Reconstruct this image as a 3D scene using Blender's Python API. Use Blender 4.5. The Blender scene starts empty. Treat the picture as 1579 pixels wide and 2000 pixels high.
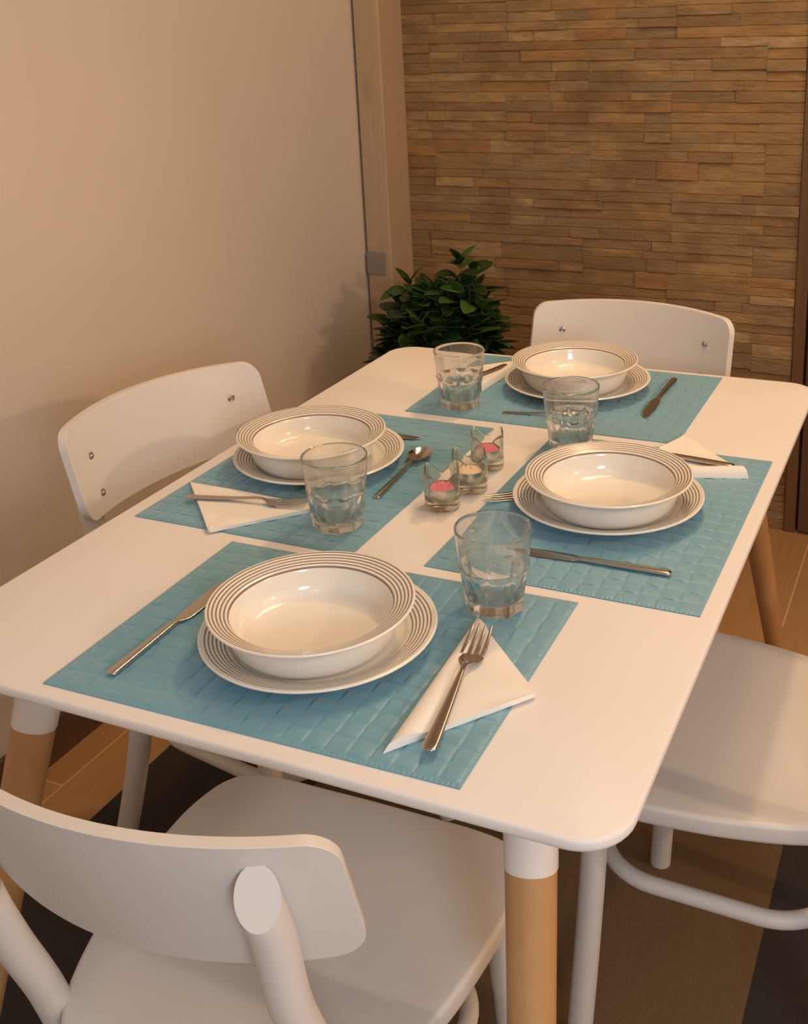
import bpy, bmesh, math, random
from mathutils import Vector, Matrix
PI = math.pi
scene = bpy.context.scene
COL = scene.collection

# ------------------------------------------------------------------ camera
cam_d = bpy.data.cameras.new('camera')
cam = bpy.data.objects.new('camera', cam_d)
COL.objects.link(cam)
scene.camera = cam
F_PX, YAW, PITCH, ROLL = 2194.0, 0.4224, 0.2892, -0.0348
PPX, PPY = 916.0, 672.5
fwd = Vector((-math.sin(YAW) * math.cos(PITCH), math.cos(YAW) * math.cos(PITCH), -math.sin(PITCH)))
rgt = Vector((math.cos(YAW), math.sin(YAW), 0))
upv = rgt.cross(fwd)
r2 = rgt * math.cos(ROLL) + upv * math.sin(ROLL)
u2 = -rgt * math.sin(ROLL) + upv * math.cos(ROLL)
CAM = Vector((0.5953, -1.2834, 1.3649))
cam.matrix_world = Matrix(((r2.x, u2.x, -fwd.x, CAM.x), (r2.y, u2.y, -fwd.y, CAM.y), (r2.z, u2.z, -fwd.z, CAM.z), (0, 0, 0, 1)))
cam_d.sensor_fit = 'VERTICAL'
cam_d.sensor_height = 36.0
cam_d.sensor_width = 36.0
cam_d.lens = F_PX / 2000 * 36.0
cam_d.shift_x = (1579 / 2 - PPX) / 2000
cam_d.shift_y = (PPY - 1000) / 2000
cam_d.clip_start = 0.05

# ------------------------------------------------------------------ view + light
scene.view_settings.view_transform = 'Standard'
scene.view_settings.look = 'None'
scene.view_settings.exposure = 0.25
scene.view_settings.gamma = 1.0
scene.view_settings.use_curve_mapping = False
scene.cycles.use_denoising = True
scene.cycles.max_bounces = 10
scene.cycles.transmission_bounces = 10
scene.cycles.transparent_max_bounces = 12
scene.cycles.caustics_refractive = True
scene.cycles.caustics_reflective = False
scene.cycles.blur_glossy = 0.5
scene.cycles.sample_clamp_indirect = 6.0

w = bpy.data.worlds.new('world'); scene.world = w
w.use_nodes = True
w.node_tree.nodes['Background'].inputs[0].default_value = (1.0, 0.82, 0.62, 1)
w.node_tree.nodes['Background'].inputs[1].default_value = 0.06

def lamp(name, kind, loc, power, color, target=None, **kw):
    d = bpy.data.lights.new(name, kind); d.energy = power; d.color = color
    for k, v in kw.items(): setattr(d, k, v)
    o = bpy.data.objects.new(name, d); COL.objects.link(o); o.location = loc
    if target is not None:
        o.rotation_euler = (Vector(target) - Vector(loc)).to_track_quat('-Z', 'Y').to_euler()
    return o
WARM = (1.0, 0.57, 0.26)
lamp('ceiling_spot_light', 'SPOT', (0.20, 1.00, 2.40), 34, WARM, (0.02, 0.02, 0.74), spot_size=1.5, spot_blend=0.8, shadow_soft_size=0.05)
lamp('room_lamp_light', 'POINT', (2.35, -0.25, 1.74), 40, (1.0, 0.65, 0.38), shadow_soft_size=0.05)
lamp('cool_fill_light', 'POINT', (1.25, -1.75, 1.35), 39, (0.74, 0.87, 1.0), shadow_soft_size=0.25)  # unseen cool fill added behind and right of the camera, not a real fixture
lamp('rear_ceiling_light', 'AREA', (0.7, -1.9, 2.45), 3.5, (1.0, 0.66, 0.36), (0.2, 0.2, 0.7), shape='DISK', size=0.5)
lamp('ceiling_glow_light', 'AREA', (0.35, 0.55, 2.45), 9, (1.0, 0.70, 0.42), (0.35, 0.55, 0), shape='DISK', size=0.7)

# ------------------------------------------------------------------ materials
def lin(r, g, b):
    f = lambda c: c / 12.92 if c <= 0.04045 else ((c + 0.055) / 1.055) ** 2.4
    return (f(r / 255), f(g / 255), f(b / 255), 1)

class NT:
    def __init__(s, name):
        s.m = bpy.data.materials.new(name); s.m.use_nodes = True
        s.t = s.m.node_tree; s.b = s.t.nodes['Principled BSDF']; s.out = s.t.nodes['Material Output']
    def n(s, kind, **kw):
        nd = s.t.nodes.new(kind)
        for k, v in kw.items(): setattr(nd, k, v)
        return nd
    def l(s, a, b): s.t.links.new(a, b)
    def math(s, op, a, b=None, c=None):
        nd = s.n('ShaderNodeMath', operation=op)
        for i, v in enumerate((a, b, c)):
            if v is None: continue
            if isinstance(v, (int, float)): nd.inputs[i].default_value = v
            else: s.l(v, nd.inputs[i])
        return nd.outputs[0]
    def mix(s, fac, a, b, mode='MIX'):
        nd = s.n('ShaderNodeMix', data_type='RGBA', blend_type=mode)
        for i, v in ((0, fac), (6, a), (7, b)):
            if isinstance(v, (int, float)): nd.inputs[i].default_value = v
            elif isinstance(v, tuple): nd.inputs[i].default_value = v
            else: s.l(v, nd.inputs[i])
        return nd.outputs[2]
    def coord(s, scale=(1, 1, 1), kind='Object'):
        tc = s.n('ShaderNodeTexCoord'); mp = s.n('ShaderNodeMapping'); mp.inputs['Scale'].default_value = scale
        s.l(tc.outputs[kind], mp.inputs[0]); return mp.outputs[0]
    def noise(s, vec, scale, detail=3, rough=0.5):
        nd = s.n('ShaderNodeTexNoise'); nd.inputs['Scale'].default_value = scale
        nd.inputs['Detail'].default_value = detail; nd.inputs['Roughness'].default_value = rough
        s.l(vec, nd.inputs['Vector']); return nd.outputs[0]
    def ramp(s, fac, stops):
        nd = s.n('ShaderNodeValToRGB'); cr = nd.color_ramp
        while len(cr.elements) < len(stops): cr.elements.new(0.5)
        for e, (p, c) in zip(cr.elements, stops): e.position = p; e.color = c
        s.l(fac, nd.inputs[0]); return nd.outputs[0]
    def bump(s, h, strength=0.2, dist=0.001):
        nd = s.n('ShaderNodeBump'); nd.inputs['Strength'].default_value = strength
        nd.inputs['Distance'].default_value = dist; s.l(h, nd.inputs['Height'])
        s.l(nd.outputs[0], s.b.inputs['Normal'])
    def set(s, **kw):
        for k, v in kw.items():
            inp = s.b.inputs[k.replace('_', ' ')]
            if isinstance(v, (int, float, tuple)): inp.default_value = v
            else: s.l(v, inp)
        return s

def m_paint(name, col, rough=0.45, bump=0.08, scale=120):
    s = NT(name); v = s.coord()
    n = s.noise(v, 6, 2)
    c2 = tuple(x * 0.94 for x in col[:3]) + (1,)
    s.set(Base_Color=s.mix(n, col, c2), Roughness=rough)
    s.bump(s.noise(v, scale, 2), bump, 0.0006)
    return s.m

MAT = {}
MAT['white_paint'] = m_paint('white_lacquer', (0.80, 0.785, 0.765, 1), 0.34, 0.03, 90)
MAT['chair_paint'] = m_paint('white_chair_paint', (0.68, 0.668, 0.652, 1), 0.45, 0.03, 90)
MAT['table_top'] = m_paint('white_table_top', (0.80, 0.785, 0.775, 1), 0.5, 0.02, 160)
MAT['wall_paint'] = m_paint('cream_wall_paint', lin(214, 203, 190), 0.75, 0.25, 45)
MAT['ceiling_paint'] = m_paint('ceiling_paint', (0.75, 0.73, 0.70, 1), 0.8, 0.1, 40)

def m_wood(name, c1, c2, axis_scale, rough=0.5):
    s = NT(name); v = s.coord(axis_scale)
    n = s.noise(v, 6, 5, 0.6); n2 = s.noise(v, 30, 3)
    s.set(Base_Color=s.mix(s.math('MULTIPLY', n2, 0.35), s.mix(n, c1, c2), c2), Roughness=rough)
    s.bump(n2, 0.08, 0.0005)
    return s.m
MAT['beech'] = m_wood('oiled_beech', lin(196, 158, 112), lin(170, 126, 80), (9, 9, 0.8))
MAT['pine'] = None

def m_pine():
    s = NT('whitewashed_pine'); v = s.coord((22, 22, 1.2))
    n = s.noise(v, 3, 4, 0.6)
    vk = s.coord((9, 9, 3.2)); vo = s.n('ShaderNodeTexVoronoi'); vo.inputs['Scale'].default_value = 1.0; s.l(vk, vo.inputs['Vector'])
    knot = s.ramp(vo.outputs['Distance'], [(0.0, (1, 1, 1, 1)), (0.13, (0.25, 0.25, 0.25, 1)), (0.2, (0, 0, 0, 1))])
    base = s.mix(n, lin(190, 168, 140), lin(172, 148, 120))
    s.set(Base_Color=s.mix(s.math('MULTIPLY', knot, 0.5), base, lin(140, 108, 84)), Roughness=0.6)
    s.bump(n, 0.1, 0.0008)
    return s.m
MAT['pine'] = m_pine()

def m_floor():
    s = NT('oak_plank_floor')
    tc = s.n('ShaderNodeTexCoord'); sp = s.n('ShaderNodeSeparateXYZ'); s.l(tc.outputs['Object'], sp.inputs[0])
    PW = 0.1445; PL = 0.90
    u = s.math('DIVIDE', s.math('ADD', sp.outputs[0], 0.856 + PW * 20), PW)
    iu = s.math('FLOOR', u); fu = s.math('FRACT', u)
    off = s.math('FRACT', s.math('MULTIPLY', iu, 0.37))
    vv = s.math('ADD', s.math('DIVIDE', s.math('ADD', sp.outputs[1], 8.95), PL), off)
    iv = s.math('FLOOR', vv); fv = s.math('FRACT', vv)
    cb = s.n('ShaderNodeCombineXYZ'); s.l(iu, cb.inputs[0]); s.l(iv, cb.inputs[1])
    wn = s.n('ShaderNodeTexWhiteNoise'); s.l(cb.outputs[0], wn.inputs['Vector'])
    g = s.noise(s.coord((30, 2.2, 1)), 2.5, 5, 0.65)
    base = s.mix(g, lin(196, 158, 112), lin(160, 120, 78))
    base = s.mix(s.math('MULTIPLY', wn.outputs['Value'], 0.35), base, lin(150, 108, 66))
    eu = s.math('MINIMUM', fu, s.math('SUBTRACT', 1.0, fu)); ev = s.math('MINIMUM', fv, s.math('SUBTRACT', 1.0, fv))
    gu = s.math('LESS_THAN', s.math('MULTIPLY', eu, PW), 0.0016); gv = s.math('LESS_THAN', s.math('MULTIPLY', ev, PL), 0.0016)
    gr = s.math('MAXIMUM', gu, gv)
    s.set(Base_Color=s.mix(gr, base, lin(214, 182, 136)), Roughness=0.42)
    s.bump(s.math('ADD', s.math('MULTIPLY', g, 0.4), s.math('SUBTRACT', 1.0, gr)), 0.25, 0.0006)
    return s.m
MAT['floor'] = m_floor()

def m_stone():
    s = NT('split_face_stone')
    geo = s.n('ShaderNodeNewGeometry'); v = s.coord((1, 1, 2.6))
    rnd = geo.outputs['Random Per Island']
    n = s.noise(v, 9, 5, 0.62); n2 = s.noise(s.coord((1, 1, 5)), 40, 4, 0.65)
    base = s.ramp(rnd, [(0.0, lin(124, 96, 58)), (0.15, lin(172, 142, 94)), (0.3, lin(144, 116, 76)), (0.45, lin(182, 154, 110)), (0.6, lin(142, 106, 64)), (0.75, lin(134, 116, 88)), (0.9, lin(166, 128, 76)), (1.0, lin(160, 112, 70))])
    st = s.noise(s.coord((1.6, 1, 8)), 8, 6, 0.7)
    base = s.mix(s.ramp(st, [(0.40, (0, 0, 0, 1)), (0.66, (0.7, 0.7, 0.7, 1))]), base, lin(104, 74, 40))
    base = s.mix(s.math('MULTIPLY', n2, 0.35), base, lin(186, 156, 108))
    pt_ = s.noise(s.coord((1, 1, 1.6)), 5.5, 3, 0.6)
    base = s.mix(s.ramp(pt_, [(0.50, (0, 0, 0, 1)), (0.72, (0.6, 0.6, 0.6, 1))]), base, lin(112, 84, 50))
    base = s.mix(s.ramp(s.noise(s.coord((1.2, 1, 3)), 7, 3), [(0.58, (0, 0, 0, 1)), (0.75, (0.5, 0.5, 0.5, 1))]), base, lin(130, 118, 96))
    s.set(Base_Color=base, Roughness=0.55)
    s.bump(s.math('ADD', s.math('MULTIPLY', st, 0.9), s.math('MULTIPLY', n2, 0.6)), 0.7, 0.008)
    return s.m
MAT['stone'] = m_stone()

def m_rug():
    s = NT('striped_flatweave_rug')
    tc = s.n('ShaderNodeTexCoord'); sp = s.n('ShaderNodeSeparateXYZ'); s.l(tc.outputs['Object'], sp.inputs[0])
    ax = s.math('ABSOLUTE', sp.outputs[0])
    mid = s.math('LESS_THAN', ax, 0.41)
    g = s.noise(s.coord((260, 60, 1)), 1.6, 2)
    dark = s.mix(g, lin(58, 53, 52), lin(40, 37, 38)); br = s.mix(g, lin(124, 102, 72), lin(98, 78, 52))
    s.set(Base_Color=s.mix(mid, dark, br), Roughness=0.95)
    wv = s.n('ShaderNodeTexWave'); wv.inputs['Scale'].default_value = 60; s.l(s.coord(), wv.inputs['Vector'])
    s.bump(s.math('ADD', s.math('MULTIPLY', wv.outputs['Fac'], 0.3), g), 0.3, 0.001)
    return s.m
MAT['rug'] = m_rug()

def m_striped_china(name, lines):
    s = NT(name)
    tc = s.n('ShaderNodeTexCoord'); sp = s.n('ShaderNodeSeparateXYZ'); s.l(tc.outputs['Object'], sp.inputs[0])
    r = s.math('SQRT', s.math('ADD', s.math('POWER', sp.outputs[0], 2), s.math('POWER', sp.outputs[1], 2)))
    up = s.n('ShaderNodeAttribute'); up.attribute_name = 'upper'
    tot = None
    for rc, hw in lines:
        k = s.math('LESS_THAN', s.math('ABSOLUTE', s.math('SUBTRACT', r, rc)), hw)
        tot = k if tot is None else s.math('MAXIMUM', tot, k)
    tot = s.math('MULTIPLY', tot, up.outputs['Fac'])
    s.set(Base_Color=s.mix(tot, (0.80, 0.775, 0.71, 1), (0.24, 0.18, 0.145, 1)), Roughness=s.math('ADD', 0.12, s.math('MULTIPLY', tot, 0.12)))
    s.b.inputs['Specular IOR Level'].default_value = 0.55
    return s.m
MAT['plate_china'] = m_striped_china('striped_plate_china', [(0.0965 + 0.0039 * i, 0.00075) for i in range(6)])
MAT['bowl_china'] = m_striped_china('striped_bowl_china', [(0.0842 + 0.0038 * i, 0.00075) for i in range(6)])

def m_glass(name, tint, clear):
    s = NT(name)
    tr = s.n('ShaderNodeBsdfTransparent'); tr.inputs['Color'].default_value = tint
    gl = s.n('ShaderNodeBsdfGlass'); gl.inputs['Color'].default_value = tint; gl.inputs['Roughness'].default_value = 0.0; gl.inputs['IOR'].default_value = 1.47
    mx = s.n('ShaderNodeMixShader'); mx.inputs[0].default_value = clear
    s.l(gl.outputs[0], mx.inputs[1]); s.l(tr.outputs[0], mx.inputs[2]); s.l(mx.outputs[0], s.out.inputs['Surface'])
    return s.m
MAT['glass'] = m_glass('clear_tumbler_glass', (1.0, 1.0, 1.0, 1), 0.15)
MAT['votive_glass'] = m_glass('clear_votive_glass', (0.985, 0.99, 0.965, 1), 0.12)

def m_simple(name, col, rough=0.5, metal=0.0, noise=0.12, scale=30):
    s = NT(name); n = s.noise(s.coord(), scale, 2)
    s.set(Base_Color=s.mix(s.math('MULTIPLY', n, noise * 2), col, tuple(x * 0.6 for x in col[:3]) + (1,)), Roughness=rough, Metallic=metal)
    return s.m
MAT['steel'] = m_simple('stainless_steel', (0.62, 0.58, 0.54, 1), 0.16, 1.0, 0.05)
MAT['screw'] = m_simple('zinc_screw', (0.60, 0.60, 0.60, 1), 0.25, 1.0, 0.05)
MAT['aluminium'] = m_simple('thin_aluminium_cup', (0.8, 0.8, 0.8, 1), 0.3, 1.0, 0.05)
MAT['pink_wax'] = m_simple('pink_wax', lin(226, 118, 140), 0.45, 0, 0.05)
MAT['peach_wax'] = m_simple('peach_wax', lin(240, 218, 184), 0.45, 0, 0.05)
MAT['wick'] = m_simple('cotton_wick', (0.75, 0.72, 0.66, 1), 0.9)
MAT['plate_grey'] = m_simple('grey_cover_plate', lin(150, 142, 132), 0.4, 0.2, 0.15)
MAT['pot'] = m_simple('dark_clay_pot', lin(70, 58, 50), 0.6, 0, 0.2)
MAT['soil'] = m_simple('potting_soil', lin(48, 36, 28), 0.95, 0, 0.4, 120)
MAT['stem'] = m_simple('green_stem', lin(66, 84, 40), 0.6, 0, 0.2)
MAT['cab_brown'] = m_wood('dark_brown_veneer', lin(104, 80, 56), lin(76, 56, 38), (14, 14, 0.8), 0.35)
MAT['black_glass'] = m_simple('black_glass_front', (0.012, 0.011, 0.011, 1), 0.08, 0, 0.05)
MAT['trim_wood'] = m_wood('brown_edge_trim', lin(118, 86, 56), lin(92, 64, 40), (14, 14, 0.8), 0.5)

def m_napkin():
    s = NT('white_paper_napkin'); v = s.coord()
    n = s.noise(v, 14, 3); d = s.noise(v, 420, 2)
    s.set(Base_Color=s.mix(n, (0.86, 0.84, 0.79, 1), (0.80, 0.78, 0.72, 1)), Roughness=0.9)
    s.b.inputs['Subsurface Weight'].default_value = 0.08
    s.b.inputs['Subsurface Radius'].default_value = (0.004, 0.004, 0.004)
    s.bump(s.math('ADD', n, s.math('MULTIPLY', d, 0.3)), 0.25, 0.001)
    return s.m
MAT['napkin'] = m_napkin()

def m_mat():
    s = NT('turquoise_vinyl_weave'); v = s.coord()
    n = s.noise(v, 16, 3)
    s.set(Base_Color=s.mix(n, (0.032, 0.255, 0.39, 1), (0.045, 0.275, 0.40, 1)), Roughness=0.50)
    s.b.inputs['Specular IOR Level'].default_value = 1.0
    s.b.inputs['Sheen Weight'].default_value = 0.5
    s.b.inputs['Sheen Roughness'].default_value = 0.6
    return s.m
MAT['placemat'] = m_mat()

def m_leaf():
    s = NT('glossy_green_leaf')
    geo = s.n('ShaderNodeNewGeometry')
    c = s.ramp(geo.outputs['Random Per Island'], [(0, lin(22, 44, 18)), (0.6, lin(38, 70, 26)), (1, lin(70, 106, 40))])
    s.set(Base_Color=c, Roughness=0.38)
    return s.m
MAT['leaf'] = m_leaf()

# ------------------------------------------------------------------ mesh helpers
def mk(name, verts, faces, mat, parent=None, smooth=True, loc=None, sharp=None):
    me = bpy.data.meshes.new(name)
    me.from_pydata([tuple(v) for v in verts], [], faces)
    me.validate(); me.update()
    bm = bmesh.new(); bm.from_mesh(me)
    bmesh.ops.recalc_face_normals(bm, faces=bm.faces)
    bm.to_mesh(me); bm.free()
    if smooth:
        for p in me.polygons: p.use_smooth = True
        if sharp: me.set_sharp_from_angle(angle=math.radians(sharp))
    me.materials.append(mat)
    o = bpy.data.objects.new(name, me); COL.objects.link(o)
    if parent: o.parent = parent
    if loc: o.location = loc
    return o

def thing(name, label, cat, loc=(0, 0, 0), rz=0.0, group=None):
    o = bpy.data.objects.new(name, None); COL.objects.link(o)
    o.empty_display_size = 0.05
    o.location = loc; o.rotation_euler = (0, 0, rz)
    tag(o, label, cat, group); return o
def tag(o, label, cat, group=None):
    o['label'] = label; o['category'] = cat
    if group: o['group'] = group
    return o
def dup(root, name, label, loc, rz, group=None):
    def cp(o, parent):
        c = o.copy(); COL.objects.link(c); c.parent = parent
        for ch in list(o.children): cp(ch, c)
        return c
    r = cp(root, None); r.name = name
    r.location = loc; r.rotation_euler = (0, 0, rz); r['label'] = label
    if group: r['group'] = group
    return r
def structure(o): o['kind'] = 'structure'; return o

def box(x0, x1, y0, y1, z0, z1):
    v = [(x, y, z) for x in (x0, x1) for y in (y0, y1) for z in (z0, z1)]
    f = [(0, 1, 3, 2), (4, 6, 7, 5), (0, 4, 5, 1), (2, 3, 7, 6), (0, 2, 6, 4), (1, 5, 7, 3)]
    return v, f
def bevel(o, w, seg=2, ang=30):
    m = o.modifiers.new('bevel', 'BEVEL'); m.width = w; m.segments = seg; m.limit_method = 'ANGLE'; m.angle_limit = math.radians(ang)
    return o
def bbox(name, b, mat, parent=None, bw=0.002):
    v, f = box(*b); o = mk(name, v, f, mat, parent, smooth=False)
    if bw: bevel(o, bw)
    return o

def lathe(profile, n=96):
    """profile: list of (r, z); closes on the axis when r == 0."""
    V, F = [], []; rings = []
    for r, z in profile:
        if r < 1e-6: rings.append([len(V)]); V.append((0, 0, z))
        else:
            rings.append(list(range(len(V), len(V) + n)))
            V += [(r * math.cos(2 * PI * i / n), r * math.sin(2 * PI * i / n), z) for i in range(n)]
    for a, b in zip(rings[:-1], rings[1:]):
        for i in range(n):
            j = (i + 1) % n
            if len(a) == 1 and len(b) == 1: continue
            if len(a) == 1: F.append((a[0], b[i], b[j]))
            elif len(b) == 1: F.append((a[i], a[j], b[0]))
            else: F.append((a[i], a[j], b[j], b[i]))
    return V, F

def crom(pts, n=8, closed=False):
    pts = [Vector(p) for p in pts]; out = []; m = len(pts)
    rng = range(m) if closed else range(m - 1)
    for i in rng:
        if closed: p0, p1, p2, p3 = pts[i - 1], pts[i], pts[(i + 1) % m], pts[(i + 2) % m]
        else: p0, p1, p2, p3 = pts[max(i - 1, 0)], pts[i], pts[i + 1], pts[min(i + 2, m - 1)]
        for k in range(n):
            t = k / n
            out.append(0.5 * ((2 * p1) + (-p0 + p2) * t + (2 * p0 - 5 * p1 + 4 * p2 - p3) * t * t + (-p0 + 3 * p1 - 3 * p2 + p3) * t ** 3))
    if not closed: out.append(pts[-1])
    return out

def tube(path, rad, n=20, closed=False, cut=None, foot=None):
    """tube along path; rad float or list; cut=(k, dirvec): oblique last ring."""
    path = [Vector(p) for p in path]; m = len(path)
    if not isinstance(rad, (list, tuple)): rad = [rad] * m
    V, F, rings = [], [], []
    prev = None
    for i, p in enumerate(path):
        if closed: t = (path[(i + 1) % m] - path[i - 1]).normalized()
        else: t = (path[min(i + 1, m - 1)] - path[max(i - 1, 0)]).normalized()
        if prev is None:
            a = Vector((0, 0, 1)) if abs(t.z) < 0.9 else Vector((1, 0, 0))
            nrm = t.cross(a).normalized()
        else: nrm = (prev - t * prev.dot(t)).normalized()
        prev = nrm; bn = t.cross(nrm)
        rg = []
        for k in range(n):
            a = 2 * PI * k / n; d = nrm * math.cos(a) + bn * math.sin(a)
            q = p + d * rad[i]
            if cut:   # plane the end off obliquely
                lim = -cut[0] * rad[i] * (1 + d.dot(Vector(cut[1]))) - 0.0002 * (m - 1 - i)
                a_ = -(path[-1] - p).length
                if a_ > lim: q = q + t * (lim - a_)
            if foot is not None and i == 0: q = q + t * ((foot - q.z) / t.z)
            rg.append(len(V)); V.append(q)
        rings.append(rg)
    pairs = list(zip(rings[:-1], rings[1:])) + ([(rings[-1], rings[0])] if closed else [])
    for a, b in pairs:
        for k in range(n):
            j = (k + 1) % n; F.append((a[k], a[j], b[j], b[k]))
    if not closed:
        F.append(tuple(reversed(rings[0]))); F.append(tuple(rings[-1]))
    return V, F

def slab(outline, z0, z1, r=0.003, seg=3, dish=None, rings=6, under=None):
    """rounded slab from a closed outline of (x, y); dish(x,y,t) lowers the top."""
    P = [Vector((p[0], p[1])) for p in outline]; n = len(P)
    c = sum(P, Vector((0, 0))) / n
    nr = []
    for i in range(n):
        t = (P[(i + 1) % n] - P[i - 1]).normalized(); nr.append(Vector((t.y, -t.x)))
    if sum(nr[i].dot(P[i] - c) for i in range(n)) < 0: nr = [-q for q in nr]
    V, F, R = [], [], []
    def ring(off, z, zf=None):
        rg = list(range(len(V), len(V) + n))
        for i in range(n):
            q = P[i] - nr[i] * off; V.append((q.x, q.y, z if zf is None else zf(q)))
        R.append(rg)
    # bottom centre -> edge -> top -> centre
    ub = under if under else r
    for k in range(rings):  # bottom rings
        pass
    ring(ub, z0)
    for k in range(1, seg + 1):
        a = PI / 2 * k / seg; ring(ub * (1 - math.sin(a)), z0 + min(ub, (z1 - z0) * 0.5) * (1 - math.cos(a)))
    for k in range(seg + 1):
        a = PI / 2 * k / seg; ring(r * (1 - math.cos(a)), z1 - r + r * math.sin(a))
    for a, b in zip(R[:-1], R[1:]):
        for i in range(n):
            j = (i + 1) % n; F.append((a[i], a[j], b[j], b[i]))
    F.append(tuple(reversed(R[0])))
    last = R[-1]; top = [Vector(V[i]) for i in last]
    for k in range(1, rings):
        s = 1 - k / rings
        rg = []
        for i in range(n):
            q = Vector((c.x, c.y, z1)) + (top[i] - Vector((c.x, c.y, z1))) * s
            if dish: q.z = z1 - dish(q.x, q.y, s)
            rg.append(len(V)); V.append(q)
        for i in range(n):
            j = (i + 1) % n; F.append((last[i], last[j], rg[j], rg[i]))
        last = rg
    ci = len(V); V.append((c.x, c.y, z1 - (dish(c.x, c.y, 0) if dish else 0)))
    for i in range(n): F.append((last[i], last[(i + 1) % n], ci))
    return V, F

def rrect(w, h, r, n=8):
    out = []
    for cx_, cy_, a0 in ((w / 2 - r, h / 2 - r, 0), (-w / 2 + r, h / 2 - r, PI / 2), (-w / 2 + r, -h / 2 + r, PI), (w / 2 - r, -h / 2 + r, 1.5 * PI)):
        for k in range(n + 1):
            a = a0 + PI / 2 * k / n; out.append((cx_ + r * math.cos(a), cy_ + r * math.sin(a)))
    # subdivide the straight runs so that the interior fans stay even
    res = []
    for i, p in enumerate(out):
        q = out[(i + 1) % len(out)]; res.append(p)
        d = math.hypot(q[0] - p[0], q[1] - p[1])
        k = int(d / 0.05)
        for j in range(1, k + 1): res.append((p[0] + (q[0] - p[0]) * j / (k + 1), p[1] + (q[1] - p[1]) * j / (k + 1)))
    return res

# ------------------------------------------------------------------ setting
XL, YB, ZC, XR, YF = -0.930, 1.56, 2.5, 3.0, -3.2
structure(bbox('floor', (XL - 0.1, XR, YF, YB + 0.1, -0.05, 0), MAT['floor'], None, 0))
structure(bbox('ceiling', (XL - 0.1, XR, YF, YB + 0.1, ZC, ZC + 0.05), MAT['ceiling_paint'], None, 0))
structure(bbox('wall_left', (XL - 0.1, XL, YF, YB + 0.1, 0, ZC), MAT['wall_paint'], None, 0))
structure(bbox('wall_right', (XR, XR + 0.1, YF, YB + 0.1, 0, ZC), MAT['wall_paint'], None, 0))
structure(bbox('wall_front', (XL - 0.1, XR + 0.1, YF - 0.1, YF, 0, ZC), MAT['wall_paint'], None, 0))
structure(bbox('baseboard_left', (XL, XL + 0.012, YF, 1.42, 0, 0.085), MAT['cab_brown'], None, 0.002))
# stacked split-face stone cladding: one mesh of many thin strips
random.seed(7)
V, F = box(XL, 0.258, YB + 0.006, YB + 0.1, 0, ZC)
v_, f_ = box(0.90, XR, YB + 0.006, YB + 0.1, 0, ZC); F += [tuple(i + len(V) for i in q) for q in f_]; V += v_
PH, PWD = 0.128, 0.45
def strip(x0, x1, z0, z1, d):
    g = 0.0001
    x0 += g; x1 -= g; z0 += g; z1 -= g
    k = len(V); c = 0.0012
    nx = max(2, int((x1 - x0) / 0.03))
    top, bot = [], []
    for i in range(nx + 1):
        x = x0 + (x1 - x0) * i / nx
        j1 = random.uniform(-1, 1) * 0.0011; j2 = random.uniform(-1, 1) * 0.0011; dd = d + random.uniform(-1, 1) * 0.0012
        for (y, z) in ((YB + 0.008, z0 + 0.0003), (YB - dd + c, z0 + 0.0003 + j1 * 0), (YB - dd, z0 + c + abs(j1)), (YB - dd + random.uniform(-1, 1) * 0.0008, z1 - c - abs(j2)), (YB - dd + c, z1), (YB + 0.008, z1)):
            V.append((x, y, z))
    for i in range(nx):
        a = k + i * 6; b = a + 6
        for q in range(5): F.append((a + q, b + q, b + q + 1, a + q + 1))
    F.append(tuple(range(k, k + 6))); e = k + nx * 6; F.append(tuple(reversed(range(e, e + 6))))
SX0, SX1 = -0.87, 0.226
row = 0; z = 0.0
while z < ZC:
    hs = random.choice([(0.026, 0.034, 0.022, 0.046), (0.03, 0.02, 0.044, 0.034), (0.022, 0.028, 0.024, 0.026, 0.028), (0.04, 0.024, 0.036, 0.028)])
    off = (row % 2) * PWD * 0.5 + random.uniform(-0.02, 0.02)
    px = SX0 - PWD + off - 0.12
    while px < SX1:
        pa, pb = max(px, SX0), min(px + PWD, SX1)
        if pb - pa > 0.004:
            zz = z
            hh = list(hs); random.shuffle(hh); sc = PH / sum(hh)
            for h in hh:
                h *= sc; x = pa; 
                while x < pb - 1e-4:
                    L = random.uniform(0.07, 0.24)
                    if pb - (x + L) < 0.05: L = pb - x
                    if zz + h <= ZC: strip(x, x + L, zz, zz + h, random.choice([0.003, 0.005, 0.005, 0.006, 0.007, 0.008, 0.011]) + random.uniform(0, 0.001))
                    x += L
                zz += h
        px += PWD
    z += PH; row += 1
structure(mk('wall_back', V, F, MAT['stone'], None, smooth=False))
# whitewashed post in the corner (stepped) and the edge strip that ends the stone
V, F = box(-0.922, -0.846, 1.42, 1.555, 0, ZC)
post = structure(bevel(mk('trim_1', V, F, MAT['pine'], None, False), 0.004))
structure(bbox('trim_2', (0.2275, 0.2575, 1.545, 1.566, 0, ZC), MAT['trim_wood'], None, 0.002))
pl = bbox('cover_plate', (-0.921, -0.866, 1.414, 1.4198, 0.664, 0.728), MAT['plate_grey'], None, 0.0015)
tag(pl, 'small grey rectangular plate on the pale corner post above the plant', 'plate')

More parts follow.
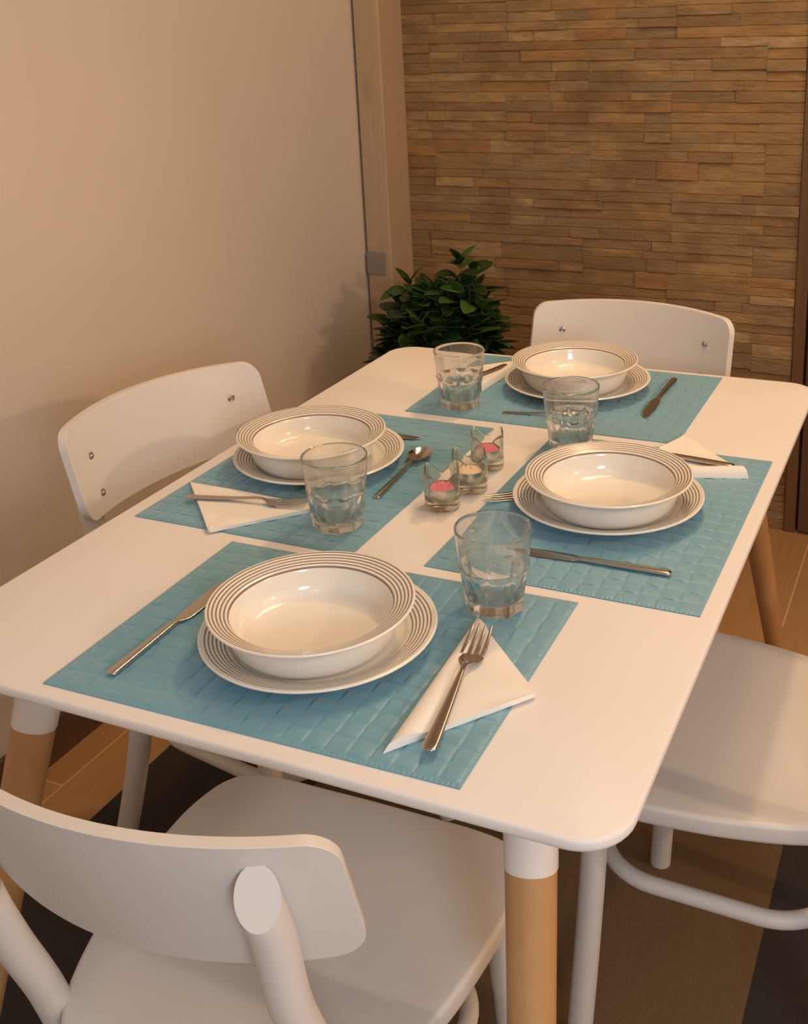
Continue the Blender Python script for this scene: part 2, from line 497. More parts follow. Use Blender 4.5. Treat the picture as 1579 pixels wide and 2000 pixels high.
# tall dark cabinet at the right end of the stone wall
cb = thing('cabinet', 'tall dark brown cabinet at the right end of the stone wall', 'cabinet', (0.578, 1.578, 0))
ZDR = 0.545
bbox('body', (-0.318, 0.318, -0.02, 0.40, 0.0, 2.44), MAT['cab_brown'], cb, 0.003)
d1 = bbox('door', (-0.314, 0.314, -0.040, -0.0205, 0.01, ZDR - .003), MAT['cab_brown'], cb, 0.003)
d2 = bbox('door', (-0.314, 0.314, -0.040, -0.0205, ZDR + .003, 2.43), MAT['black_glass'], cb, 0.003)
d2['label'] = 'black glass upper door'
for dd, zc in ((d1, ZDR - 0.12), (d2, ZDR + 0.12)):
    v, f = tube([(0.27, -0.0405, zc - 0.06), (0.27, -0.062, zc - 0.06), (0.27, -0.062, zc + 0.06), (0.27, -0.0405, zc + 0.06)], 0.004, 10)
    mk('handle', v, f, MAT['steel'], dd, True, sharp=40)

# rug
V, F = slab(rrect(1.476, 2.10, 0.008), 0.0005, 0.006, 0.002, 2, rings=3)
rg = mk('rug', V, F, MAT['rug'], None, True, (0, -0.69, 0), sharp=40)
tag(rg, 'flat woven rug with brown centre and charcoal side stripes under the table', 'rug')

# ------------------------------------------------------------------ table
ZT = 0.74
tb = thing('dining_table', 'white topped dining table with round beech legs set for four', 'table')
V, F = slab(rrect(0.7925, 1.18, 0.048, 10), ZT - 0.0145, ZT, 0.0035, 4, rings=4, under=0.008)
mk('tabletop', V, F, MAT['table_top'], tb, True, sharp=35)
for sx in (-1, 1):
    for sy in (-1, 1):
        def ax(zv): return Vector((sx * (0.292 + (0.622 - zv) * 0.11), sy * (0.513 + (0.622 - zv) * 0.33), zv))
        rad = lambda zv: 0.0155 + 0.0095 * zv / 0.7255
        zf = 0.0064 if sy < 0 else 0.0002
        zs = [0.0075, 0.016, 0.2, 0.4, 0.628]
        v, f = tube([ax(q) for q in zs], [rad(0) - 0.0015] + [rad(q) for q in zs[1:]], 32, foot=zf)
        lg = mk('leg', v, f, MAT['beech'], tb, True, sharp=40)
        zs = [0.628, 0.6295, 0.7255]
        v, f = tube([ax(q) for q in zs], [rad(0.628) + 0.0002, rad(0.628) + 0.0009, rad(0.7255) + 0.0009], 32)
        mk('leg_cap', v, f, MAT['white_paint'], lg, True, sharp=40)['label'] = 'white painted leg top'

# ------------------------------------------------------------------ chairs
def make_chair(label):
    t = thing('dining_chair', label, 'chair', group='white chairs around the table')
    half = [(0, .245), (.07, .244), (.13, .243), (.173, .235), (.198, .21), (.209, .165), (.21, .12), (.204, .05), (.196, 0), (.181, -.06), (.155, -.12), (.112, -.168), (.055, -.192), (0, -.198)]
    pts = [(x, y, 0) for x, y in half] + [(-x, y, 0) for x, y in half[-2:0:-1]]
    out = [(p.x, p.y) for p in crom(pts, 5, True)]
    def dish(x, y, s):
        return 0.010 * max(0.0, 1 - s ** 3) * max(0.0, min(1.0, (0.25 - y) / 0.25))
    V, F = slab(out, .421, .449, .006, 4, dish, 8, under=.008)
    mk('seat', V, F, MAT['chair_paint'], t, True, sharp=50)
    # backrest: bent plywood shell with rounded corners
    R, HW, YBK, TILT, TH = .359, .2125, -.2, .297, .0125
    ztm, dz, zb = .794, .006, .6545
    nu, nv = 56, 16
    def pt(s, zv, off):
        a = s * HW / R
        return Vector((( R + off) * math.sin(a), YBK + R - (R + off) * math.cos(a) - (zv - .694) * TILT, zv))
    def uv(i, j):
        # map a unit grid to a rounded rectangle (arc length x height)
        u = -1 + 2 * i / nu; vv = -1 + 2 * j / nv
        hw = HW; hh = .5 * (ztm - zb); cr = .026
        s0 = math.copysign(1 - (1 - abs(u)) ** 1.7, u) * hw
        e = max(0.0, abs(s0) - (hw - cr)); ins = cr - math.sqrt(max(0.0, cr * cr - e * e)) if e > 0 else 0.0
        zt = ztm - dz * (s0 / hw) ** 2 - ins; zl = zb - 0.0085 + 0.0085 * (s0 / hw) ** 2 + ins
        return s0 / hw, .5 * (zt + zl) + .5 * (zt - zl) * vv
    V, F = [], []
    rows = {}
    prof = [(0.0, -0.0)]
    for side in (0, 1):
        for i in range(nu + 1):
            for j in range(nv + 1):
                s, zv = uv(i, j); rows[(side, i, j)] = len(V); V.append(pt(s, zv, TH if side else 0.0))
    for i in range(nu):
        for j in range(nv):
            F.append(tuple(rows[(0, a, b)] for a, b in ((i, j), (i + 1, j), (i + 1, j + 1), (i, j + 1))))
            F.append(tuple(rows[(1, a, b)] for a, b in ((i, j + 1), (i + 1, j + 1), (i + 1, j), (i, j))))
    per = [(i, 0) for i in range(nu)] + [(nu, j) for j in range(nv)] + [(i, nv) for i in range(nu, 0, -1)] + [(0, j) for j in range(nv, 0, -1)]
    for a, b in zip(per, per[1:] + per[:1]):
        F.append((rows[(0, *a)], rows[(1, *a)], rows[(1, *b)], rows[(0, *b)]))
    br = mk('backrest', V, F, MAT['chair_paint'], t, True, sharp=40)
    bevel(br, .003, 3, 50)
    sx = .153
    for s in (-1, 1):
        for zv in (.735, .679):
            p = pt(s * .715, zv, -0.0002); q = pt(s * .715, zv, .01); n = (p - q).normalized()
            v, f = lathe([(0, .0026), (.0022, .0026), (.003, .0014), (.0046, .0018), (.0062, .0008), (.0066, -.0006), (0, -.0006)], 20)
            rot = Vector((0, 0, 1)).rotation_difference(n).to_matrix()
            mk('screw', [p + rot @ Vector(k) for k in v], f, MAT['screw'], br, True, sharp=40)
        # back leg: bentwood, cut flush behind the backrest
        r = .0174
        n2 = (pt(s * .715, .70, TH) - pt(s * .715, .70, 0)).normalized()
        m2 = pt(s * .715, .768, TH) + n2 * (r - .001); m1 = pt(s * .715, .705, TH) + n2 * (r - .001)
        path = [(s * .190, -.205, .004), (s * .184, -.168, .10), (s * .174, -.122, .27), (s * .169, -.110, .38), (s * .166, -.126, .46), (s * .162, -.158, .55), (s * .158, -.182, .625), tuple(m1), tuple(m2)]
        v, f = tube(crom(path, 8), r, 24, cut=(0.95, tuple(n2)), foot=.0003)
        mk('leg', v, f, MAT['chair_paint'], t, True, sharp=24)
        v, f = tube(crom([(s * .207, .195, .004), (s * .196, .183, .2), (s * .183, .172, .426)], 6), .0165, 24, foot=.0003)
        mk('leg', v, f, MAT['chair_paint'], t, True, sharp=45)
    # hoop stretcher between the legs
    hoop = []
    for x, y in rrect(.335, .30, .085, 10): hoop.append((x, y + .04, .300))
    v, f = tube(hoop, .0108, 16, closed=True)
    mk('stretcher', v, f, MAT['chair_paint'], t, True)
    return t
ch = make_chair('white painted chair nearest the camera, seen from behind')
GC = 'white chairs around the table'
ch.location = (.011, -.538, .006); ch.rotation_euler = (0, 0, .012)
dup(ch, 'dining_chair', 'white painted chair tucked under the table beside the plain cream wall', (-.372, .035, .0062), -1.738, GC)
dup(ch, 'dining_chair', 'white painted chair at the far table end in front of the stone wall', (.005, .61, 0.0003), 3.08, GC)
dup(ch, 'dining_chair', 'white painted chair at the right table side, backrest out of view', (.42, .02, .006), PI / 2 - 0.02, GC)

# ------------------------------------------------------------------ placemats
def make_placemat():
    W, H, cell = .45, .326, .0225
    nx, ny = 300, 218
    V, F = [], []
    def hgt(x, y):
        bx = W / 2 - abs(x); by = H / 2 - abs(y); b = min(bx, by)
        if b < .0045:
            c = x if by < bx else y
            k = .5 + .5 * math.sin(c / .0052 * 2 * PI)
            return .0011 + .0005 * min(1, b / .0015) - (.0009 * max(0, k - .35) / .65 if .0008 < b < .0038 else 0)
        u = x / cell + 40; v = y / cell + 40
        iu, iv = math.floor(u), math.floor(v); fu, fv = u - iu, v - iv
        if (iu + iv) % 2: fu, fv = fv, fu
        arch = math.sin(PI * fu); flat = 1 - abs(2 * fv - 1) ** 24
        return .0010 + .0013 * (arch ** 0.55) * flat + .0001 * flat
    for j in range(ny + 1):
        for i in range(nx + 1):
            x = -W / 2 + W * i / nx; y = -H / 2 + H * j / ny
            V.append((x, y, hgt(x, y)))
    for j in range(ny):
        for i in range(nx):
            a = j * (nx + 1) + i; F.append((a, a + 1, a + nx + 2, a + nx + 1))
    k = len(V)
    per = [i for i in range(nx)] + [(j + 1) * (nx + 1) - 1 for j in range(ny)] + [(nx + 1) * (ny + 1) - 1 - i for i in range(nx)] + [(ny - j) * (nx + 1) for j in range(ny)]
    for p in per: V.append((V[p][0], V[p][1], 0))
    n = len(per)
    for i in range(n): F.append((per[i], k + i, k + (i + 1) % n, per[(i + 1) % n]))
    F.append(tuple(k + i for i in range(n)))
    return mk('placemat', V, F, MAT['placemat'], None, True, sharp=60)
GM = 'turquoise placemats on the table'
pm = make_placemat()
mats = [((.0241, -.4067), .0126, 'turquoise woven placemat nearest the camera, napkin overhanging its right edge'),
        ((-.2067, -.003), PI / 2 - .0014, 'turquoise woven placemat on the left table side by the cream wall'),
        ((.2153, .0022), PI / 2 - .0072, 'turquoise woven placemat along the right table edge'),
        ((.0136, .4118), -.0024, 'turquoise woven placemat at the far table end')]
for i, (p, a, lb) in enumerate(mats):
    o = pm if i == 0 else pm.copy()
    if i: COL.objects.link(o)
    o.name = 'placemat'; o.location = (p[0], p[1], ZT + .0002); o.rotation_euler = (0, 0, a)
    tag(o, lb, 'placemat', GM)
ZM = ZT + .0026

# ------------------------------------------------------------------ plates and bowls
def mark_upper(o, rmin):
    me = o.data; at = me.attributes.new('upper', 'FLOAT', 'POINT')
    # upper side = vertices of the second half of the profile (set through normal direction)
    nor = [Vector((0, 0, 0)) for _ in me.vertices]
    for p in me.polygons:
        for vi in p.vertices: nor[vi] += p.normal
    for i, v in enumerate(me.vertices):
        at.data[i].value = 1.0 if nor[i].z > 0 else 0.0
def smooth_prof(pts, n=5):
    return [(max(0, p.x), p.z) for p in crom([(r, 0, z) for r, z in pts], n)]
prof = [(0, .0032), (.052, .0032), (.060, .0018), (.0635, 0), (.066, 0), (.070, .0022), (.085, .006), (.105, .0125), (.1205, .0178), (.1226, .0188), (.1228, .0200), (.1215, .0208), (.1195, .0205), (.106, .0165), (.0935, .0112), (.0885, .0076), (.085, .0063), (.080, .0060), (.050, .0060), (0, .0060)]
V, F = lathe(smooth_prof(prof, 4), 128)
plate = mk('dinner_plate', V, F, MAT['plate_china'], None, True); mark_upper(plate, .07)
prof = [(0, .0030), (.060, .0030), (.066, .0012), (.069, 0), (.073, .0002), (.0785, .0032), (.0845, .0105), (.0885, .0215), (.0905, .0315), (.0940, .0362), (.1045, .0420), (.1066, .0435), (.1067, .0447), (.1055, .0455), (.103, .0450), (.092, .0412), (.0855, .0387), (.0828, .0350), (.0812, .028), (.0775, .0150), (.070, .0082), (.058, .0062), (.028, .0058), (0, .0058)]
V, F = lathe(smooth_prof(prof, 4), 128)
bowl = mk('soup_bowl', V, F, MAT['bowl_china'], None, True); mark_upper(bowl, .06)
Pp = [(.022, -.4099), (-.2282, .0086), (.2059, .0047), (.0196, .443)]
Bp = [(.0193, -.4166), (-.2357, .0034), (.2093, -.0032), (.0144, .4437)]
where = ['at the near end of the table', 'on the left table side by the cream wall', 'on the right table side', 'at the far table end']
for i in range(4):
    o = plate if i == 0 else plate.copy()
    if i: COL.objects.link(o)
    o.name = 'dinner_plate'; o.location = (*Pp[i], ZM)
    tag(o, 'ring-striped white plate under the bowl ' + where[i], 'plate', 'white dinner plates with ringed rims')
    o = bowl if i == 0 else bowl.copy()
    if i: COL.objects.link(o)
    o.name = 'soup_bowl'; o.location = (*Bp[i], ZM + .0063)
    tag(o, 'ring-striped white soup bowl on its plate ' + where[i], 'bowl', 'white soup bowls with ringed rims')

# ------------------------------------------------------------------ tumblers
def make_tumbler():
    n = 108; V, F, R = [], [], []
    H, RR, RB = .0957, .0424, .0322
    def outer(zv, th):
        base = RB + (RR - RB) * (zv / H) ** 0.85
        zr = .052
        if zv > zr: return base - .0004
        k = min(1.0, (zr - zv) / .010); nf = 9
        ph = ((th * nf / (2 * PI)) % 1.0) - .5
        fac = math.cos(PI / nf) / math.cos(2 * PI / nf * ph)
        low = 1.0 - .5 * min(1, max(0, (0.006 - zv) / .006))
        return base + .0006 - k * (.0011 * low) - k * base * (1 - fac) * 1.3
    zs = [0, .0012, .003, .006, .012, .02, .03, .038, .044, .047, .050, .052, .0526, .0545, .060, .07, .08, .09, .0942, .0954]
    for q, zv in enumerate(zs):
        rg = []
        for i in range(n):
            th = 2 * PI * i / n; r = outer(zv, th)
            if q == 0: r -= .002
            if q == 1: r -= .0005
            if q == len(zs) - 1: r -= .0005
            rg.append(len(V)); V.append((r * math.cos(th), r * math.sin(th), zv))
        R.append(rg)
    for r, zv in [(RR - .0014, .0957), (RR - .0024, .0951), (RR - .0028, .090), (.0385, .07), (.0372, .055), (.0335, .036), (.0292, .020), (.0262, .0145), (.021, .0125), (.010, .0118)]:
        rg = []
        for i in range(n):
            th = 2 * PI * i / n; rg.append(len(V)); V.append((r * math.cos(th), r * math.sin(th), zv))
        R.append(rg)
    for a, b in zip(R[:-1], R[1:]):
        for i in range(n):
            j = (i + 1) % n; F.append((a[i], a[j], b[j], b[i]))
    c = len(V); V.append((0, 0, .0116))
    for i in range(n): F.append((R[-1][i], R[-1][(i + 1) % n], c))
    c = len(V); V.append((0, 0, .0012))
    for i in range(n): F.append((R[0][(i + 1) % n], R[0][i], c))
    return mk('drinking_glass', V, F, MAT['glass'], None, True, sharp=38)
gl = make_tumbler()
Gp = [(.1658, -.2816), (-.0987, -.1621), (.0952, .186), (-.1349, .3011)]
Gl = ['clear faceted tumbler on the near placemat above the fork', 'clear faceted tumbler on the left placemat beside the napkin tip', 'clear faceted tumbler just behind the bowl on the right placemat', 'clear faceted tumbler on the far placemat at its left corner']
for i in range(4):
    o = gl if i == 0 else gl.copy()
    if i: COL.objects.link(o)
    o.name = 'drinking_glass'; o.location = (*Gp[i], ZM + .0001); o.rotation_euler = (0, 0, .3 * i)
    tag(o, Gl[i], 'glass', 'clear faceted drinking glasses')

# ------------------------------------------------------------------ candle holders and tealights
def make_votive():
    n = 96; V, F, R = [], [], []
    def rr(th, a, k):
        return a * (1 + k * math.cos(4 * th))
    def ring(a, k, zf):
        rg = []
        for i in range(n):
            th = 2 * PI * i / n; r = rr(th, a, k); rg.append(len(V)); V.append((r * math.cos(th), r * math.sin(th), zf(th)))
        R.append(rg)
    tip = lambda th: .0385 + .0155 * (abs(math.cos(2 * th)) ** 1.7)   # four raised corners
    ring(.0205, .01, lambda t: 0); ring(.0228, .01, lambda t: .0012); ring(.0234, .02, lambda t: .004)
    for f in (.2, .4, .6, .8, .95): ring(.0236 + .0018 * f, .02 + .07 * f * f, lambda t, f=f: .004 + (tip(t) - .004) * f)
    ring(.0252, .10, lambda t: tip(t)); ring(.0243, .10, lambda t: tip(t) + .0006); ring(.0233, .10, lambda t: tip(t) - .0004)
    for f in (.9, .7, .5, .3): ring(.0208 + .0020 * f, .01 + .07 * f * f, lambda t, f=f: .012 + (tip(t) - .012) * f)
    ring(.0202, 0, lambda t: .0135); ring(.0185, 0, lambda t: .0122)
    for a, b in zip(R[:-1], R[1:]):
        for i in range(n):
            j = (i + 1) % n; F.append((a[i], a[j], b[j], b[i]))
    c = len(V); V.append((0, 0, .012))
    for i in range(n): F.append((R[-1][i], R[-1][(i + 1) % n], c))
    c = len(V); V.append((0, 0, .0004))
    for i in range(n): F.append((R[0][(i + 1) % n], R[0][i], c))
    return mk('candle_holder', V, F, MAT['votive_glass'], None, True, sharp=50)
def make_tealight(mat, label):
    t = thing('tealight_candle', label, 'candle')
    v, f = lathe([(0, 0), (.0178, 0), (.0184, .0008), (.0184, .0150), (.0188, .0152), (.0188, .0156), (.0180, .0156), (.0180, .0012), (0, .0012)], 48)
    mk('cup', v, f, MAT['aluminium'], t, True, sharp=40)
    v, f = lathe([(0, .0014), (.0177, .0014), (.0177, .0140), (.0172, .0146), (.008, .0143), (0, .0141)], 48)
    mk('wax', v, f, mat, t, True, sharp=40)
    v, f = tube([(0, 0, .0138), (.0004, 0, .018), (.0014, .0003, .022)], .0007, 8)
    mk('wick', v, f, MAT['wick'], t, True)
    return t
vh = make_votive()
VP = [(.001, -.0625), (.0135, .0005), (.0055, .0800)]
VL = ['nearest of the three small clear glass candle holders, four raised corners', 'middle of the three small clear glass candle holders', 'farthest of the three small clear glass candle holders, close to the far placemat']
TL = ['pink tealight in the nearest glass candle holder', 'peach tealight in the middle glass candle holder', 'pink tealight in the farthest glass candle holder']
t0 = make_tealight(MAT['pink_wax'], TL[0]); t1 = make_tealight(MAT['peach_wax'], TL[1]); t2 = dup(t0, 'tealight_candle', TL[2], (0, 0, 0), 0)
for i, (p, t) in enumerate(zip(VP, (t0, t1, t2))):
    o = vh if i == 0 else vh.copy()
    if i: COL.objects.link(o)
    o.name = 'candle_holder'; o.location = (*p, ZT + .0002); o.rotation_euler = (0, 0, (1.22, 1.30, 1.16)[i])
    tag(o, VL[i], 'candle holder', 'clear glass candle holders in a row')
    t.location = (p[0], p[1], ZT + .0002 + .0136); t['group'] = 'tealights in the glass holders'

# ------------------------------------------------------------------ napkins
def napkin(A, B, C_, label, roll=.010, body=.0045, z0=ZM, seed=1, rw=.16):
    rnd = random.Random(seed); ns, ntt = 28, 28
    A, B, C_ = Vector((*A, 0)), Vector((*B, 0)), Vector((*C_, 0))
    cen = (A + B + C_) / 3
    V, F = [], []; top = {}; bot = {}
    ph = [rnd.uniform(0, 6) for _ in range(4)]
    for i in range(ns + 1):
        for j in range(ntt + 1):
            s, t = i / ns, j / ntt
            t2 = t * .985
            p = (A.lerp(B, s)).lerp(C_, t2)
            e = min(s, 1 - s) * (1 - t2) * 3.2
            edge = min(1.0, (t * 14)) if t < .08 else 1.0
            h = body * (1 - .25 * t) + (roll - body) * max(0.0, 1 - (t / .24)) ** .6 if t > 0 else 0
            rollh = roll * math.sqrt(max(0, 1 - ((t - rw / 2) / (rw / 2)) ** 2)) if t < rw else 0
            hh = max(body * (1 - .2 * t) * edge, rollh if roll > body else 0)
            hh += .0007 * math.sin(9 * s + ph[0]) * math.sin(7 * t + ph[1])
            hh = max(.0006, hh)
            q = p.copy()
            top[(i, j)] = len(V); V.append((q.x, q.y, z0 + hh))
            bot[(i, j)] = len(V); V.append((q.x, q.y, z0))
    for i in range(ns):
        for j in range(ntt):
            F.append((top[i, j], top[i + 1, j], top[i + 1, j + 1], top[i, j + 1]))
            F.append((bot[i, j + 1], bot[i + 1, j + 1], bot[i + 1, j], bot[i, j]))
    for i in range(ns):
        F.append((top[i + 1, 0], top[i, 0], bot[i, 0], bot[i + 1, 0])); F.append((top[i, ntt], top[i + 1, ntt], bot[i + 1, ntt], bot[i, ntt]))
    for j in range(ntt):
        F.append((top[0, j], top[0, j + 1], bot[0, j + 1], bot[0, j])); F.append((top[ns, j + 1], top[ns, j], bot[ns, j], bot[ns, j + 1]))
    o = mk('paper_napkin', V, F, MAT['napkin'], None, True, sharp=45)
    return tag(o, label, 'napkin', 'folded white paper napkins')
napkin((.170, -.551), (.158, -.318), (.266, -.423), 'white paper napkin folded to a triangle under the near fork', .0105, .006, seed=2, rw=.28)
napkin((-.368, -.114), (-.132, -.122), (-.2435, -.2395), 'white paper napkin folded to a triangle on the left placemat under a fork', .005, .0055, seed=3)
napkin((.360, .152), (.185, .098), (.242, .2735), 'white paper napkin partly under the right bowl, tip over the placemat edge', .0125, .0055, seed=4)
napkin((-.127, .372), (-.110, .560), (-.225, .455), 'white paper napkin with rolled edge left of the far bowl', .0125, .005, seed=5)

# ------------------------------------------------------------------ cutlery
def ribbon(stations, nz=8):
    """stations: (s, centre_z, half_width, half_thick, offset_y) -> rounded flat bar along +x."""
    V, F, R = [], [], []
    for s, z, hw, ht, oy in stations:
        rg = []
        for k in range(16):
            a = 2 * PI * k / 16; ca, sa = math.cos(a), math.sin(a)
            y = math.copysign(abs(ca) ** .55, ca) * hw; zz = math.copysign(abs(sa) ** .8, sa) * ht
            rg.append(len(V)); V.append((s, oy + y, z + zz))
        R.append(rg)
    for a, b in zip(R[:-1], R[1:]):
        for k in range(16):
            j = (k + 1) % 16; F.append((a[k], a[j], b[j], b[k]))
    F.append(tuple(reversed(R[0]))); F.append(tuple(R[-1]))
    return V, F
def interp(keys, n):
    pts = crom([(k[0], k[1], k[2]) for k in keys], n); ext = crom([(k[3], k[4], 0) for k in keys], n)
    return [(p.x, p.y, max(.0002, p.z), max(.0002, e.x), e.y) for p, e in zip(pts, ext)]
def make_fork():     # handle end at x=0, tines towards +x, length 0.2
    t = thing('fork', '', 'fork')
    keys = [(0, .0015, .003, .0008, 0), (.0015, .0015, .0052, .0012, 0), (.006, .0016, .0068, .0014, 0), (.02, .0019, .0068, .0014, 0), (.06, .0036, .0052, .0014, 0), (.10, .0062, .0036, .0015, 0), (.118, .0074, .0027, .0017, 0), (.128, .0068, .0028, .0017, 0)]
    v, f = ribbon(interp(keys, 5)); mk('handle', v, f, MAT['steel'], t, True, sharp=50)
    keys = [(.127, .0069, .0028, .0016, 0), (.133, .0052, .0050, .0012, 0), (.139, .0034, .0095, .001, 0), (.146, .0024, .0122, .001, 0), (.153, .0021, .0126, .001, 0)]
    v, f = ribbon(interp(keys, 5))
    for k in range(4):
        y = (k - 1.5) * .0070
        kk = [(.152, .0021, .0022, .001, y), (.168, .0030, .0021, .0009, y), (.186, .0058, .0017, .0008, y * .96), (.1985, .0088, .0011, .0006, y * .93), (.2, .0091, .0005, .0004, y * .93)]
        a, b = ribbon(interp(kk, 4)); o = len(v); v = v + a; f = f + [tuple(i + o for i in q) for q in b]
    mk('tines', v, f, MAT['steel'], t, True, sharp=50)
    return t
def make_knife():    # handle end at x=0, blade towards +x, length 0.2
    t = thing('table_knife', '', 'knife')
    keys = [(0, .0026, .003, .0014, 0), (.0015, .0027, .0048, .0022, 0), (.005, .0028, .0057, .0026, 0), (.02, .0029, .0057, .0027, 0), (.06, .0030, .0050, .0026, 0), (.095, .0030, .0040, .0024, 0), (.108, .0029, .0036, .0022, 0)]
    v, f = ribbon(interp(keys, 5)); mk('handle', v, f, MAT['steel'], t, True, sharp=50)
    keys = [(.107, .0027, .0036, .0018, 0), (.112, .0022, .0052, .0011, -.0008), (.120, .0020, .0078, .0008, -.0014), (.14, .0020, .0087, .0007, -.0012), (.165, .0020, .0084, .0007, -.0006), (.185, .0020, .0066, .0006, .0006), (.196, .0020, .0034, .0005, .0026), (.2, .0020, .0010, .0004, .0040)]
    v, f = ribbon(interp(keys, 5)); mk('blade', v, f, MAT['steel'], t, True, sharp=50)
    return t
def make_spoon():    # handle end at x=0, bowl towards +x, length 0.17
    t = thing('spoon', '', 'spoon')
    keys = [(0, .0012, .003, .0008, 0), (.0015, .0012, .0044, .001, 0), (.006, .0013, .0052, .0012, 0), (.02, .0016, .0050, .0013, 0), (.06, .0036, .0038, .0013, 0), (.09, .0062, .0027, .0014, 0), (.112, .0082, .0021, .0016, 0), (.122, .0076, .0023, .0015, 0)]
    v, f = ribbon(interp(keys, 5)); mk('handle', v, f, MAT['steel'], t, True, sharp=50)
    nu, nv = 24, 16; V, F = [], []
    L0, L1 = .119, .170; cx_ = (L0 + L1) / 2; a = (L1 - L0) / 2
    for side, dz in ((0, 0), (1, -.0009)):
        for i in range(nu):
            th = 2 * PI * i / nu
            for j in range(nv + 1):
                q = j / nv; x = a * q * math.cos(th); y = .0168 * q * math.sin(th) * (1 + .10 * math.cos(th))
                V.append((cx_ + x, y, .0010 + .0078 * q ** 2.2 + dz + .0002))
    def idx(s, i, j): return s * nu * (nv + 1) + (i % nu) * (nv + 1) + j
    for i in range(nu):
        for j in range(nv):
            F.append((idx(0, i, j), idx(0, i + 1, j), idx(0, i + 1, j + 1), idx(0, i, j + 1)))
            F.append((idx(1, i, j + 1), idx(1, i + 1, j + 1), idx(1, i + 1, j), idx(1, i, j)))
        F.append((idx(0, i, nv), idx(0, i + 1, nv), idx(1, i + 1, nv), idx(1, i, nv)))
    me_o = mk('spoon_bowl', V, F, MAT['steel'], t, True, sharp=60)
    return t
def lay(root, first, name, p, q, label, group, z, scale=None, flat=False):
    o = root if first else dup(root, name, label, (0, 0, 0), 0)
    d = Vector(q) - Vector(p)
    o.location = (p[0], p[1], z); o.rotation_euler = (0, 0, math.atan2(d.y, d.x))
    o['label'] = label; o['group'] = group
    if scale: o.scale = (scale, scale, scale)
    if flat: o.scale = (1, 1, .4)
    return o
fk = make_fork(); kn = make_knife(); sp = make_spoon()
GF, GK, GS = 'steel forks', 'steel table knives', 'steel spoons'
lay(fk, True, 'fork', (.2105, -.5435), (.1785, -.344), 'steel fork lying on the near napkin, tines towards the glass', GF, ZM + .0072)
lay(fk, False, 'fork', (-.331, -.169), (-.160, -.138), 'steel fork lying across the napkin on the left placemat', GF, ZM + .0058, .88)
lay(fk, False, 'fork', (.202, .096), (.058, -.027), 'steel fork mostly hidden under the right plate, tines showing at its left', GF, ZM + .0005, None, True)
lay(fk, False, 'fork', (-.137, .508), (-.178, .345), 'steel fork on the far napkin behind the far left glass', GF, ZM + .0055, .85)
lay(kn, True, 'table_knife', (-.1408, -.5415), (-.1440, -.342), 'steel knife left of the near plate, blade under the bowl rim', GK, ZM)
lay(kn, False, 'table_knife', (-.33, .143), (-.133, .136), 'steel knife behind the left bowl, only its tip showing', GK, ZM)
lay(kn, False, 'table_knife', (.3275, -.1495), (.128, -.1525), 'steel knife in front of the right plate, blade behind the near glass', GK, ZM)
lay(kn, False, 'table_knife', (.1652, .5335), (.1633, .337), 'steel knife right of the far bowl', GK, ZM)
lay(kn, False, 'table_knife', (.3375, .1655), (.143, .190), 'steel knife lying on the napkin behind the right bowl, handle outwards', GK, ZM + .0072)
lay(sp, True, 'spoon', (-.0917, -.0760), (-.0975, .0860), 'steel spoon at the right edge of the left placemat, bowl near the candles', GS, ZM)
lay(sp, False, 'spoon', (-.0545, .2868), (.09, .3065), 'small steel spoon in front of the far plate, bowl end behind a glass', GS, ZM, .80)

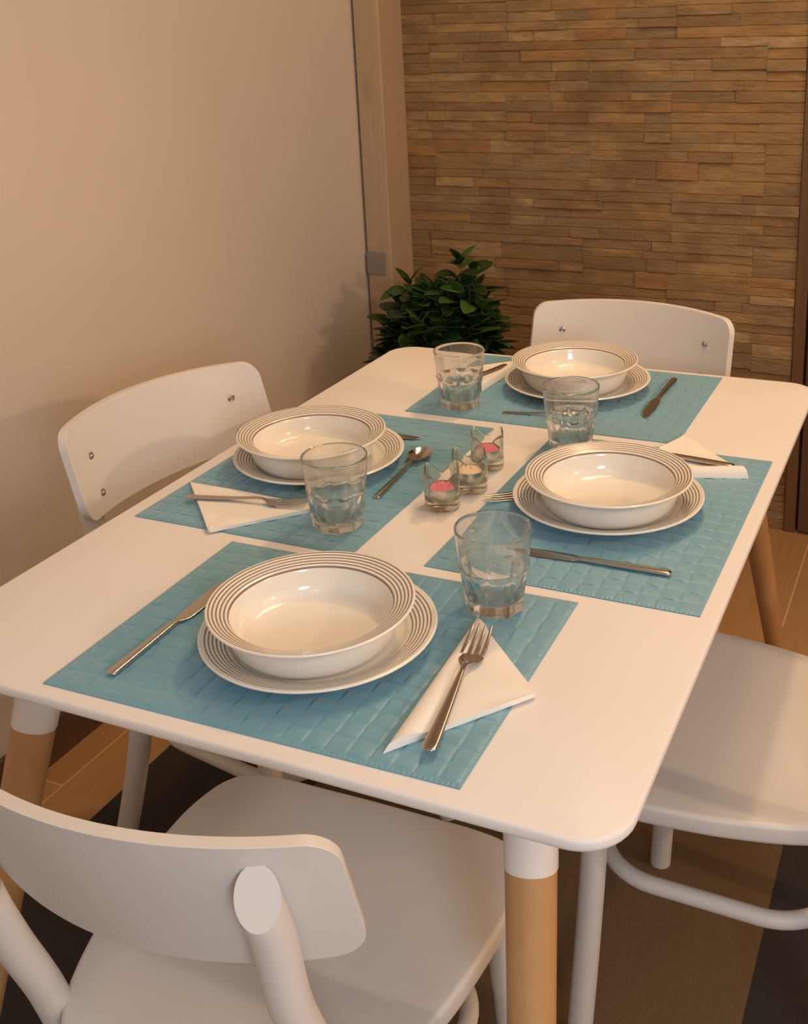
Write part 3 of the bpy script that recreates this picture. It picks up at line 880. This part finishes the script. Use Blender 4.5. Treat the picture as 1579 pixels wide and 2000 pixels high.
# ------------------------------------------------------------------ potted plant
def make_plant(loc):
    rnd = random.Random(11)
    t = thing('potted_plant', 'bushy dark green plant in a pot in the corner behind the table', 'plant', loc)
    v, f = lathe([(0, 0), (.095, 0), (.102, .004), (.128, .30), (.136, .305), (.138, .335), (.128, .337), (.122, .30), (0, .30)], 48)
    mk('pot', v, f, MAT['pot'], t, True, sharp=35)
    v, f = lathe([(0, .318), (.06, .316), (.1235, .312), (.1225, .301), (0, .301)], 32)
    mk('soil', v, f, MAT['soil'], t, True, sharp=40)
    SV, SF, LV, LF = [], [], [], []
    def leaf(p, d, up, L, W):
        d = d.normalized(); side = d.cross(up)
        if side.length < .01: side = d.cross(Vector((1, 0, 0)))
        side.normalize(); nrm = side.cross(d).normalized()
        k = len(LV); prof = [(0, .05), (.12, .55), (.3, .92), (.5, 1.0), (.7, .84), (.86, .60), (.95, .34), (1, .06)]
        curl = rnd.uniform(.05, .35); fold = rnd.uniform(.1, .35)
        for q, wv in prof:
            c = p + d * (L * q) - nrm * (curl * L * q * q)
            for e in (-1, -.5, 0, .5, 1):
                LV.append(c + side * (W * .5 * wv * e) + nrm * (fold * W * .5 * wv * abs(e)))
        for a in range(len(prof) - 1):
            for e in range(4):
                i = k + a * 5 + e; LF.append((i, i + 1, i + 6, i + 5))
    def sprig(path, nl, L0):
        v, f = tube(path, [.0035 - .002 * i / (len(path) - 1) for i in range(len(path))], 6)
        o = len(SV); SV.extend(v); SF.extend([tuple(i + o for i in q) for q in f])
        for i in range(nl):
            q = .38 + .62 * (i + .5) / nl; k = q * (len(path) - 1); a = int(min(k, len(path) - 2))
            p = path[a].lerp(path[a + 1], k - a)
            ang = i * 2.4 + rnd.uniform(-.4, .4)
            out = Vector((math.cos(ang), math.sin(ang), rnd.uniform(-.1, .7)))
            leaf(p + out.normalized() * .008, out, Vector((0, 0, 1)) + .5 * Vector((rnd.uniform(-1, 1), rnd.uniform(-1, 1), 0)), L0 * rnd.uniform(.8, 1.3), L0 * rnd.uniform(.6, .82))
        tip = path[-1]; dr = (path[-1] - path[-2]).normalized()
        for i in range(3):
            ang = i * 2.1 + rnd.uniform(0, 1); leaf(tip, dr + .6 * Vector((math.cos(ang), math.sin(ang), .2)), Vector((0, 0, 1)), L0 * rnd.uniform(.6, .9), L0 * .45)
    for s in range(56):
        ang = rnd.uniform(0, 2 * PI); rad = math.sqrt(rnd.uniform(0.0, 1)) ; b = Vector((.07 * rad * math.cos(ang), .07 * rad * math.sin(ang), .31))
        R_ = .165 * rad; zt = .47 + .215 * (1 - rad ** 4) * rnd.uniform(.8, 1.05) - .08 * rad * rnd.random()
        e = Vector((R_ * math.cos(ang), R_ * math.sin(ang), zt))
        mid = b.lerp(e, .55) + Vector((0, 0, .05))
        sprig(crom([b, mid, e], 4), 9, .072)
    for (ex, ey, ez, nl, L0) in ((.055, 0, .765, 16, .066), (.085, -.02, .715, 14, .064), (.03, -.03, .70, 13, .064), (.07, .05, .73, 12, .064), (-.085, -.01, .705, 14, .066), (-.11, -.03, .66, 12, .064), (-.05, -.04, .675, 12, .064), (.12, -.03, .66, 12, .062)):
        b = Vector((ex * .5, ey * .5, .31)); e = Vector((ex, ey, ez)); sprig(crom([b, b.lerp(e, .55) + Vector((.008, .01, 0)), e], 5), nl, L0)
    mk('stems', SV, SF, MAT['stem'], t, True)
    o = mk('foliage', LV, LF, MAT['leaf'], t, True)
    o.modifiers.new('thickness', 'SOLIDIFY').thickness = .0006
    return t
make_plant((-.585, 1.19, 0))
